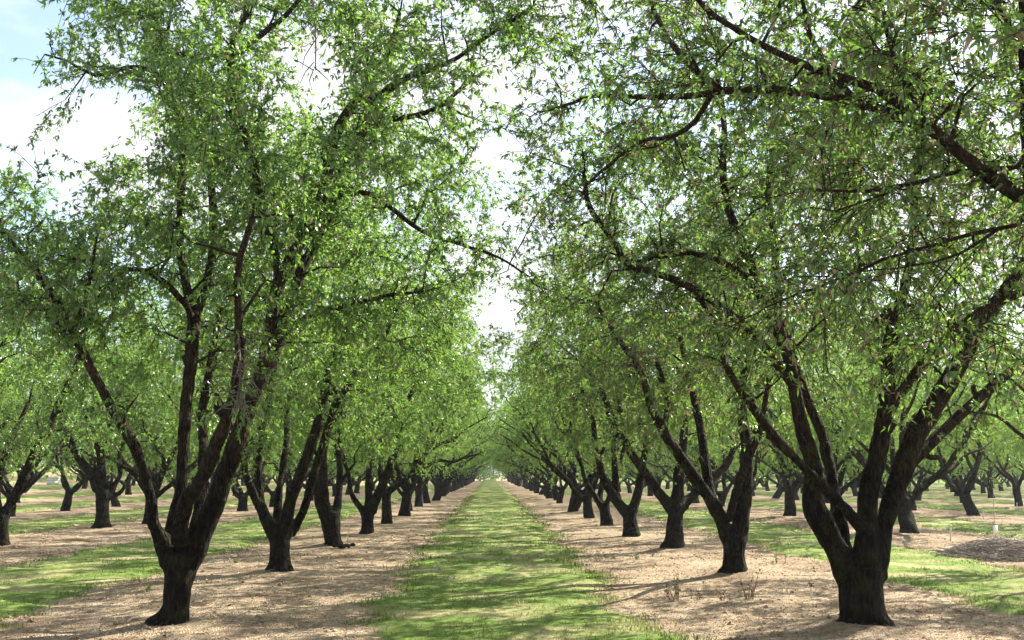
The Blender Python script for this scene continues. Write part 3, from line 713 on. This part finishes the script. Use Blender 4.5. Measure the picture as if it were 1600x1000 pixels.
row_hero((4, 851), [(3, 851, 11), (3, 830, 9.5), (3, 806, 10)], [
    ([(4, 815, 9), (12, 795, 7.5), (32, 756, 7.5), (56, 704, 7), (76, 672, 6), (85, 645, 5), (110, 590, 4), (130, 540, 3)], (0, .5), 0),
    ([(0, 815, 8), (-18, 780, 7), (-40, 730, 6), (-60, 660, 5), (-70, 580, 4)], (0, -.5), 1),
    ([(2, 812, 6), (-4, 770, 5), (8, 710, 5), (25, 670, 4), (45, 630, 3)], (.1, 1.0), 1)], 26, 'almond tree at the left edge, one limb leaning right from its low trunk')

# the tree beside the photographer: its trunk stands outside the frame, its limbs hang into the upper right
RB_BASE = np.array([3.95, 5.6, 0.0])
def hb(pts, ys):
    n = len(pts); P_, r_ = [], []
    for i, (px, py, r) in enumerate(pts):
        yy = ys[0] + (ys[1] - ys[0]) * i / (n - 1); P_.append(at(px, py, yy) - RB_BASE); r_.append(r / FPX * yy)
    return np.array(P_), np.array(r_)
def hb_from(start, pts, ys):             # limb that starts at a point near the trunk (metres) and runs into the frame
    p, r = hb(pts, ys)
    return np.concatenate([np.array(start)[:, :3], p]), np.concatenate([np.array(start)[:, 3], r])
lim = [
    (*hb_from([(.0, .05, .95, .13), (-.12, .35, 1.45, .11), (-.1, .6, 1.9, .10)], [(1640, 345, 13.9), (1590, 305, 12.6), (1530, 262, 11.7), (1460, 205, 9.7), (1370, 140, 7.9), (1280, 110, 6.6), (1190, 70, 5.5), (1100, 10, 4.6), (1050, -60, 3.3)], (6.4, 6.9)), 0),
    (*hb([(1475, 215, 9.4), (1400, 180, 8.3), (1330, 158, 7.8), (1240, 143, 7.1), (1150, 140, 6.6), (1080, 150, 5.5), (1000, 152, 4.4), (930, 150, 3.3), (860, 172, 2.2)], (6.6, 8.6)), 0),
    (*hb([(1125, 140, 6.0), (1080, 102, 6.0), (1045, 60, 5.0), (1022, 15, 4.4), (1005, -50, 3.3)], (7.5, 8.2)), 0),
    (*hb([(1112, 148, 5.0), (1088, 188, 4.4), (1052, 212, 3.9), (1000, 222, 3.3), (955, 255, 2.8), (915, 290, 2.2)], (7.6, 8.6)), 0),
    (*hb_from([(.1, .1, .95, .10), (.05, .45, 1.35, .08), (-.05, .7, 1.62, .06)], [(1640, 258, 5.5), (1590, 262, 4.4), (1500, 268, 3.9), (1420, 288, 3.9), (1350, 298, 3.3), (1262, 298, 1.6), (1200, 310, 1.1)], (6.3, 6.9)), 1),
    (*hb([(1420, 288, 2.8), (1370, 308, 2.2), (1305, 330, 1.6)], (6.6, 6.4)), 1),
    (*hb_from([(-.05, .1, .95, .09), (-.1, .5, 1.25, .07)], [(1650, 340, 5.0), (1590, 352, 4.4), (1520, 366, 3.9), (1450, 386, 3.3), (1380, 406, 2.8), (1300, 440, 2.2), (1220, 470, 1.6), (1160, 500, 1.1)], (6.2, 6.9)), 2),
    (*hb([(1560, 358, 2.8), (1500, 395, 2.2), (1430, 415, 1.6), (1340, 425, 1.1)], (6.2, 6.0)), 2),
    (*hb_from([(.05, -.05, .95, .12), (.05, .1, 1.8, .10)], [(1900, -100, 11.0), (1750, -260, 8.3)], (5.5, 5.3)), 3),
    (np.array([(.1, -.1, .95), (.5, -.5, 1.9), (1.0, -.8, 3.0), (1.4, -.9, 4.2), (1.6, -1.0, 5.4)]), np.array([.11, .08, .06, .04, .02]), 4),
    (*hb([(1606, 320, 7.6), (1602, 200, 7.6), (1599, 100, 6.8), (1598, 0, 6.8), (1590, -120, 5.1)], (6.4, 6.8)), 0),
    (*hb([(1330, 150, 6.0), (1290, 100, 5.1), (1262, 40, 4.2), (1250, -40, 3.4)], (7.0, 7.4)), 0),
    (*hb([(1450, 200, 6.0), (1400, 100, 4.2), (1380, 20, 3.4), (1360, -60, 2.5)], (6.5, 7.2)), 0),
]
rb_tr = ([np.array([0, 0, -.15]), np.array([0, 0, .1]), np.array([0, .02, .6]), np.array([0, .03, 1.05])], [.30, .25, .22, .24])
env_rb = ellipsoid_env((-.15, .3, 4.8), (3.3, 3.7, 3.4), 2.15, .45, 0, 23.1)
ms = make_tree('rb', rb_tr, lim, env_rb, 15, nshoot=800, ntwig=7, twig_len=.36, nleaf=20, ext_from=.10, leafL=.056, leafW=.0165, fine=True, split=.8, bare=.5, leafmat=M_LEAF_OLD,
               hole=lambda p, keep, rg: carve(p + RB_BASE, keep, rg))
RB = assemble(ms, RB_BASE)
tag(RB, 'nearest almond tree on the right, its limbs hanging into the upper right corner', 'almond tree', GROUP)

# dead grey twigs hanging in the crown of the front left tree
def dead_twigs(tree, g, px, py, Yd, spread, n, seed):
    rg = np.random.default_rng(seed); mb = MB(); c = at(px, py, Yd) - g
    main = [c + [-.05, 0, .9], c + [0, .02, .45], c + [.02, 0, .0]]
    tube(mb, *smooth_path(main, [.014, .01, .006]), 5)
    for i in range(n):
        s = c + np.array([0, 0, .8 * rg.random()]) ; d = unit(rg.normal(size=3) * [1, 1, .6] + [0, 0, -.5]); ln = spread * (.4 + .6 * rg.random())
        q = [s, s + d * ln * .5 + rg.normal(size=3) * .03, s + d * ln + [0, 0, -.1 * ln]]
        tube(mb, q, [.006, .0045, .002], 4)
    link('dead_twigs', mb.mesh('dead_twigs', M_DEAD), tree)
dead_twigs(L0, gL0, 372, 640, 10.0, .55, 46, 3)
dead_twigs(L0, gL0, 490, 110, 9.8, .3, 12, 5)
dead_twigs(R1, gR1, 992, 570, 15.6, .7, 60, 6)

# ---- rows of generic trees
VAR = [generic(s, ln) for s, ln in ((1, 0), (2, .12), (3, -.1), (4, .0), (5, .3), (6, -.05), (7, .1), (8, -.15))]
PROTO = [None] * len(VAR)
def joined(ms):                          # far copies: the same tree as one mesh
    tm, lm, cm = ms; mb = MB()
    for me, mi in [(tm, 1)] + [(m, 2) for m in lm] + [(cm, None)]:
        nv = len(me.vertices); v = np.empty(nv * 3); me.vertices.foreach_get('co', v)
        npoly = len(me.polygons); ls = np.empty(npoly, int); lt = np.empty(npoly, int); mt = np.empty(npoly, int)
        me.polygons.foreach_get('loop_start', ls); me.polygons.foreach_get('loop_total', lt); me.polygons.foreach_get('material_index', mt)
        lv = np.empty(len(me.loops), int); me.loops.foreach_get('vertex_index', lv)
        base = mb.n; mb.add(v, [])
        for k in (3, 4):
            for mm in (0, 1):
                s = np.where((lt == k) & (mt == mm))[0]
                if len(s): mb.f.append(lv[ls[s][:, None] + np.arange(k)] + base); mb.m.append(mi if mi is not None else (0 if mm == 0 else 2))
    return mb.mesh('almond_tree', [M_LEAF, M_TRUNK, M_LIMB], False)
FAR = [joined(v) for v in VAR]

ORD = ['first', 'second', 'third', 'fourth', 'fifth', 'sixth', 'seventh', 'eighth', 'ninth', 'tenth', 'eleventh', 'twelfth']
# bases read off the photograph for the nearer trees of the two rows along the alley
SPOT = {(0, 2): (520, 853), (0, 3): (574, 834), (0, 4): (605, 818), (0, 5): (632, 806), (1, 2): (1053, 858), (1, 3): (988, 838), (1, 4): (948, 821), (1, 5): (920, 809), (1, 6): (896, 799)}
SKIP = {(0, 0), (0, 1), (1, 0), (1, 1), (1, -1), (0, -1), (2, 2), (0, 2), (0, 3), (1, 2), (1, 3), (-1, 2), (-1, 3)}
LOOK = {(0, 2): (4, 0.4), (0, 3): (0, 1.2), (1, 2): (1, 2.2), (1, 3): (2, .3), (3, 5): (4, 3.6), (-1, 2): (4, .2), (-1, 3): (3, 1.0)}
rgp = np.random.default_rng(5); rp = random.Random(9)
placed = 0
def side(i): return 'left' if i <= 0 else 'right'
for i in range(-11, 13):
    for k in range(-1, 37):
        x, y = row_x(i) + rp.uniform(-.22, .22), D0 + DSTEP * k + rp.uniform(-.25, .25)
        v0, a0 = rp.randrange(len(VAR)), rp.uniform(0, 6.28); sc = rp.uniform(.88, 1.08); sz = rp.uniform(.88, 1.1); tx, ty = rp.gauss(0, .05), rp.gauss(0, .05)
        if (i, k) in SKIP: continue
        main = i in (0, 1)
        if not main and y > (138 if i > -6 else 116): continue
        if i < -2 and 30 < y < 122 and 70 < project(np.array([[x, y, 1.0]]))[0][0] < 108: continue
        if y < 4: continue
        # crown inside the frame?
        q = project(np.array([[x - 3.4, y, 3], [x + 3.4, y, 3], [x, y - 3, 3]]))
        if q[:, 0].max() < 0 or q[:, 0].min() > 1600: continue
        if y < 8 and not main: continue
        if not main and y > 60: sz *= .86; sc *= 1.06
        if main and y > 58: sc *= rp.uniform(1.08, 1.26); sz *= 1.08
        if (i, k) in SPOT:
            g = on_ground(*SPOT[(i, k)]); x, y = g[0], g[1]
        if (i, k) in LOOK: v0, a0 = LOOK[(i, k)]
        loc = (x, y, float(height(x, y)))
        n_in = abs(i) + 1 if i <= 0 else i
        if y < 60:
            if PROTO[v0] is None:
                PROTO[v0] = o = assemble(VAR[v0], loc, a0, (sc, sc, sz))
            else:
                o = copy_tree(PROTO[v0], loc, a0, (sc, sc, sz))
        else:
            o = link('almond_tree', FAR[v0], None, loc); o.rotation_euler = (0, 0, a0); o.scale = (sc, sc, sz)
        o.rotation_euler[0], o.rotation_euler[1] = tx, ty
        if main and k < 12:
            lab = 'almond tree in the row %s of the alley, %s from the front' % (side(i), ORD[k])
        elif main and k < 24:
            lab = 'small distant almond tree in the row just %s of the grass alley' % side(i)
        elif main:
            lab = 'tiny almond tree near the far end of the row %s of the alley' % side(i)
        elif y < 48 and n_in <= 4:
            px = project(np.array([[x, y, 0]]))[0][0]
            lab = 'almond tree in the %s row out on the %s, %s' % (ORD[n_in - 1], side(i), 'about %s of that row' % ORD[max(0, k)] if False else ('trunk outside the frame' if px < 0 or px > 1600 else '%s from the front' % ORD[max(0, k)]))
        else:
            lab = 'distant almond tree deep in the rows far %s of the alley' % side(i)
        tag(o, lab, 'almond tree', GROUP); placed += 1
print('trees', placed)

# trees closing the view beyond the orchard
mb = MB(); rgw = np.random.default_rng(31)
def wood_strip(x0, x1, y0, y1, n):
    x = x0 + (x1 - x0) * rgw.random(n); y = y0 + (y1 - y0) * rgw.random(n)
    top = 8 + 2.5 * np.sin(x * .12 + y * .03) + 1.6 * np.sin(x * .37) + .8 * np.sin(x * .9)
    z = height(x, y) + .3 + top * rgw.random(n) ** .8
    d = unit(rgw.normal(size=(n, 3)) + [0, 0, -.2]); nr = unit(rgw.normal(size=(n, 3)) + [0, 0, .8])
    V, F = leaf_geo(np.stack([x, y, z], 1), d, nr, .55 * (.6 + .8 * rgw.random(n)), .24 * (.7 + .6 * rgw.random(n)), False, rgw); mb.add(V, F)
wood_strip(-170, 170, 228, 245, 70000); wood_strip(-14, 14, 222, 230, 16000)
wood_strip(-160, -14, 152, 164, 55000)
wood_strip(16, 160, 152, 164, 55000)
tag(link('far_wood', mb.mesh('far_wood', M_LEAF, False)), 'mass of green trees closing the view behind the rows', None, None, 'stuff')

# ------------------------------------------------------------------ air
HAZE = 0.0004
if HAZE:
    m, t, n, l, o = nodes('haze'); pv = N(t, 'ShaderNodeVolumePrincipled'); pv.inputs['Color'].default_value = (.86, .93, 1, 1)
    pv.inputs['Density'].default_value = HAZE; pv.inputs['Anisotropy'].default_value = .3
    l.new(pv.outputs[0], o.inputs['Volume'])
    mb = MB(); zt, zb = 14.0, -2.0
    v = np.array([[sx * 1000, (1700 if sy > 0 else -100), zz] for zz in (zb, zt) for sx, sy in ((-1, -1), (1, -1), (1, 1), (-1, 1))], float)
    mb.add(v, [np.array([[0, 3, 2, 1], [4, 5, 6, 7], [0, 1, 5, 4], [1, 2, 6, 5], [2, 3, 7, 6], [3, 0, 4, 7]])])
    tag(link('haze', mb.mesh('haze', m, False)), None, None, None, 'stuff')

# ------------------------------------------------------------------ small things
def box(mb, c, s, rz=0.0, bev=.0, mat=0):
    x, y, z = [v / 2 for v in s]
    v = np.array([[-x, -y, -z], [x, -y, -z], [x, y, -z], [-x, y, -z], [-x, -y, z], [x, -y, z], [x, y, z], [-x, y, z]])
    ca, sa = math.cos(rz), math.sin(rz); v = v @ np.array([[ca, sa, 0], [-sa, ca, 0], [0, 0, 1]]) + np.array(c)
    mb.add(v, [np.array([[0, 3, 2, 1], [4, 5, 6, 7], [0, 1, 5, 4], [1, 2, 6, 5], [2, 3, 7, 6], [3, 0, 4, 7]])], mat)
def empty(name, loc, rz=0.0):
    e = bpy.data.objects.new(name, None); COL.objects.link(e); e.location = loc; e.rotation_euler = (0, 0, rz); e.empty_display_size = .2; return e
def gpt(px, py):
    g = on_ground(px, py)
    for _ in range(6): g = on_ground(px, py, float(height(g[0], g[1])))
    return g

# sprinkler riser by the front right tree
g = gpt(1268, 938); e = empty('sprinkler', g)
mb = MB(); tube(mb, [(0, 0, -.05), (.002, 0, .08), (.004, 0, .175)], [.013, .0125, .012], 10); link('riser_pipe', mb.mesh('riser_pipe', M_PVC), e)
mb = MB(); tube(mb, [(.004, 0, .172), (.004, 0, .186), (.004, 0, .192), (.004, 0, .215)], [.017, .017, .011, .009], 10)
box(mb, (.004, 0, .219), (.085, .012, .008), .3); tube(mb, [(-.02, -.006, .216), (-.024, -.008, .196)], [.006, .007], 6); tube(mb, [(.030, .008, .216), (.034, .010, .202)], [.007, .005], 6)
link('sprinkler_head', mb.mesh('sprinkler_head', M_BLACK), e)
tag(e, 'small sprinkler on a pale riser pipe left of the front right trunk', 'sprinkler')

def stake(px, py, h, r, label, lean=0.03, cap=True):
    g = gpt(px, py); e = empty('irrigation_stake', g)
    mb = MB(); tube(mb, [(0, 0, -.06), (lean * .5, 0, h * .5), (lean, .01, h)], [r, r, r * .96], 8); link('stake_pipe', mb.mesh('stake_pipe', M_PVC), e)
    if cap:
        mb = MB(); tube(mb, [(lean, .01, h - .02), (lean, .01, h + .02), (lean, .01, h + .03)], [r * 1.35, r * 1.35, r * .6], 8); link('stake_cap', mb.mesh('stake_cap', M_PVC), e)
    tag(e, label, 'stake', 'pale irrigation stakes in the soil')
stake(543, 846, .36, .012, 'thin pale stake beside the third trunk left of the alley')
stake(1485, 846, .36, .018, 'thick pale stake left of the brush pile')
stake(1536, 812, .25, .016, 'short pale stake beyond the brush pile at the right')
stake(1589, 799, .35, .02, 'pale stake at the right edge beyond the pile')
stake(930, 817, .26, .012, 'thin pale stake among the trunks right of the alley')

# marker with a white tag on the pile
g = gpt(1556, 850); e = empty('marker_post', g, .2)
mb = MB(); tube(mb, [(0, 0, -.05), (.0, 0, .6), (.03, 0, 1.25)], [.007, .006, .004], 6); link('post', mb.mesh('post', M_WOODGREY), e)
mb = MB(); box(mb, (.0, -.02, .33), (.115, .012, .19), .05); link('tag', mb.mesh('tag', M_WHITE), e)
tag(e, 'thin marker post with a white tag standing in the brush pile', 'marker post')

# brush pile of prunings
g = gpt(1568, 872); e = empty('brush_pile', g)
mb = MB(); rgb = np.random.default_rng(77); na, nr_ = 36, 9
th = np.linspace(0, 2 * math.pi, na, endpoint=False); V = []
for i in range(nr_):
    f = i / (nr_ - 1)
    for t in th:
        rx, ry = 1.25 * f, .95 * f
        x, y = rx * math.cos(t) * (1 + .12 * math.sin(3 * t)), ry * math.sin(t) * (1 + .1 * math.sin(5 * t))
        V.append((x, y, .32 * (1 - f ** 1.6) - .03 + .05 * mnoise.noise((x * 4, y * 4, 1))))
i = np.arange(nr_ - 1)[:, None] * na; j = np.arange(na)[None]; k = (j + 1) % na
mb.add(np.array(V), [np.stack([i + j, i + na + j, i + na + k, i + k], -1).reshape(-1, 4)])
link('mound', mb.mesh('mound', mat_plain('dark_mulch', (.15, .12, .095), (.28, .23, .19), .95, 14)), e)
mb = MB()
for _ in range(1500):
    f = rgb.random() ** .6; t = rgb.random() * 6.283; x, y = 1.2 * f * math.cos(t), .9 * f * math.sin(t); z = .32 * (1 - f ** 1.6) + .01
    az = rgb.random() * 6.283; ln = .15 + .6 * rgb.random(); d = np.array([math.cos(az), math.sin(az), rgb.normal() * .16]) * ln
    p = np.array([x, y, z]); tube(mb, [p - d * .5, p + rgb.normal(size=3) * .02 + [0, 0, .02], p + d * .5], [.0055, .0045, .002], 4)
link('twigs', mb.mesh('twigs', M_BRUSH), e)
tag(e, 'low dark pile of pruned twigs on the soil at the right edge', 'brush pile')

# beehives far off at the left
def beehive(px, py, Yd, wd, hh, label, rz):
    p = at(px, py, Yd); z = float(height(p[0], p[1])); e = empty('beehive', (p[0], p[1], z), rz)
    mb = MB(); [box(mb, (0, q, .05), (wd + .1, .1, .10)) for q in (-.2, .2)]; link('pallet', mb.mesh('pallet', M_WOODGREY), e)
    n = 2
    for q in range(n):
        mb = MB(); box(mb, (0, 0, .105 + hh * (q + .5) / n), (wd, .6, hh / n - .012)); link('hive_box', mb.mesh('hive_box', M_WHITE), e)
    mb = MB(); box(mb, (0, 0, .105 + hh + .03), (wd + .06, .66, .06)); link('hive_lid', mb.mesh('hive_lid', M_WHITE), e)
    tag(e, label, 'beehive', 'white beehives among the far rows')
beehive(84, 738, 92, 1.10, .55, 'white beehive far off between trunks at the left edge', -.72)
beehive(298, 742, 100, .6, .62, 'small white beehive seen past the front left trunk', -.2)

# dry seedlings on the soil right of the alley
def weed(px, py, h, n, mat, label, seed, leafy=True, name='dry_weed', cat='weed', spread=.5, group='dry seedlings on the soil'):
    g = gpt(px, py); rg = np.random.default_rng(seed); e = empty(name, g); st = MB(); lf = MB()
    for i in range(n):
        az = rg.random() * 6.283; tilt = spread * rg.random(); hh = h * (.45 + .55 * rg.random())
        d = np.array([math.cos(az) * math.sin(tilt), math.sin(az) * math.sin(tilt), math.cos(tilt)])
        b = np.array([rg.normal() * .04, rg.normal() * .03, -.02]); m_ = b + d * hh * .5 + rg.normal(size=3) * .015; t = b + d * hh
        tube(st, [b, m_, t], [.0055, .0045, .0025], 4)
        kk = 7; tt = .25 + .75 * rg.random(kk); P_ = b + (t - b) * tt[:, None]
        V, F = leaf_geo(P_, unit(rg.normal(size=(kk, 3)) + d * .4), unit(rg.normal(size=(kk, 3)) + [0, 0, 1]), .042 * (.6 + .8 * rg.random(kk)), .017 * np.ones(kk), False, rg); lf.add(V, F)
    link('stems', st.mesh('stems', mat), e); link('leaves', lf.mesh('leaves', mat, False), e)
    tag(e, label, cat, group)
weed(1055, 938, .46, 8, M_WEED, 'tallest dry brown seedling clump on the soil right of the grass', 1)
weed(1093, 936, .16, 4, M_WEED, 'small dry seedling right beside the tallest brown clump', 2)
weed(1133, 938, .15, 4, M_WEED, 'short dry seedling left of the clump before the second right trunk', 3)
weed(1170, 937, .40, 8, M_WEED, 'dry brown seedling clump in front of the second right trunk', 4)
weed(227, 925, .17, 5, M_GREENWEED, 'small green weed on the soil left of the front left trunk', 5, name='green_weed', group='green weeds on the soil')
weed(995, 874, .12, 7, M_GREENWEED, 'small green weed on the soil right of the grass alley', 6, name='green_weed', group='green weeds on the soil', spread=.9)
weed(365, 880, .14, 4, M_GREENWEED, 'small green weed between the two front left trunks', 7, name='green_weed', group='green weeds on the soil')
weed(1215, 880, .35, 6, M_GREENWEED, 'pale green weed right of the second right trunk', 8, name='green_weed', group='green weeds on the soil')

# white flowers in the grass
def flower(px, py, label):
    g = gpt(px, py); e = empty('clover_flower', g); mb = MB(); tube(mb, [(0, 0, -.02), (.004, 0, .05), (.006, 0, .10)], [.003, .003, .0025], 5); link('stem', mb.mesh('stem', M_GREENWEED), e)
    mb = MB(); k = 40; rg = np.random.default_rng(int(px)); d = unit(rg.normal(size=(k, 3)) + [0, 0, .4])
    V, F = leaf_geo(np.tile([.006, 0, .105], (k, 1)), d, unit(rg.normal(size=(k, 3))), np.full(k, .03), np.full(k, .014), False, rg); mb.add(V, F)
    link('flower_head', mb.mesh('flower_head', M_PETAL, False), e); tag(e, label, 'flower', 'white flowers in the grass')
flower(684, 889, 'white flower in the grass alley, highest of three')
flower(678, 895, 'white flower in the grass alley, left one of three')
flower(703, 914, 'white flower in the grass alley, nearest of three')

# old root clump at the foot of the third tree on the left
g = gpt(536, 857); e = empty('root_clump', g); rg = np.random.default_rng(4)
tb = []
for q in range(7):
    az = q * .9 + rg.random(); l = .14 + .16 * rg.random(); b = np.array([rg.normal() * .06, rg.normal() * .05, .03]); t = b + [math.cos(az) * l, math.sin(az) * l, .05 * rg.random()]
    tb.append((np.array([b, (b + t) / 2 + [0, 0, .03], t]), np.array([.05, .045, .03])))
me = body(tb, .02, 9); o = link('stump_wood', me, e); 
tag(e, 'small dark root clump on the soil beside the third left trunk', 'root clump')
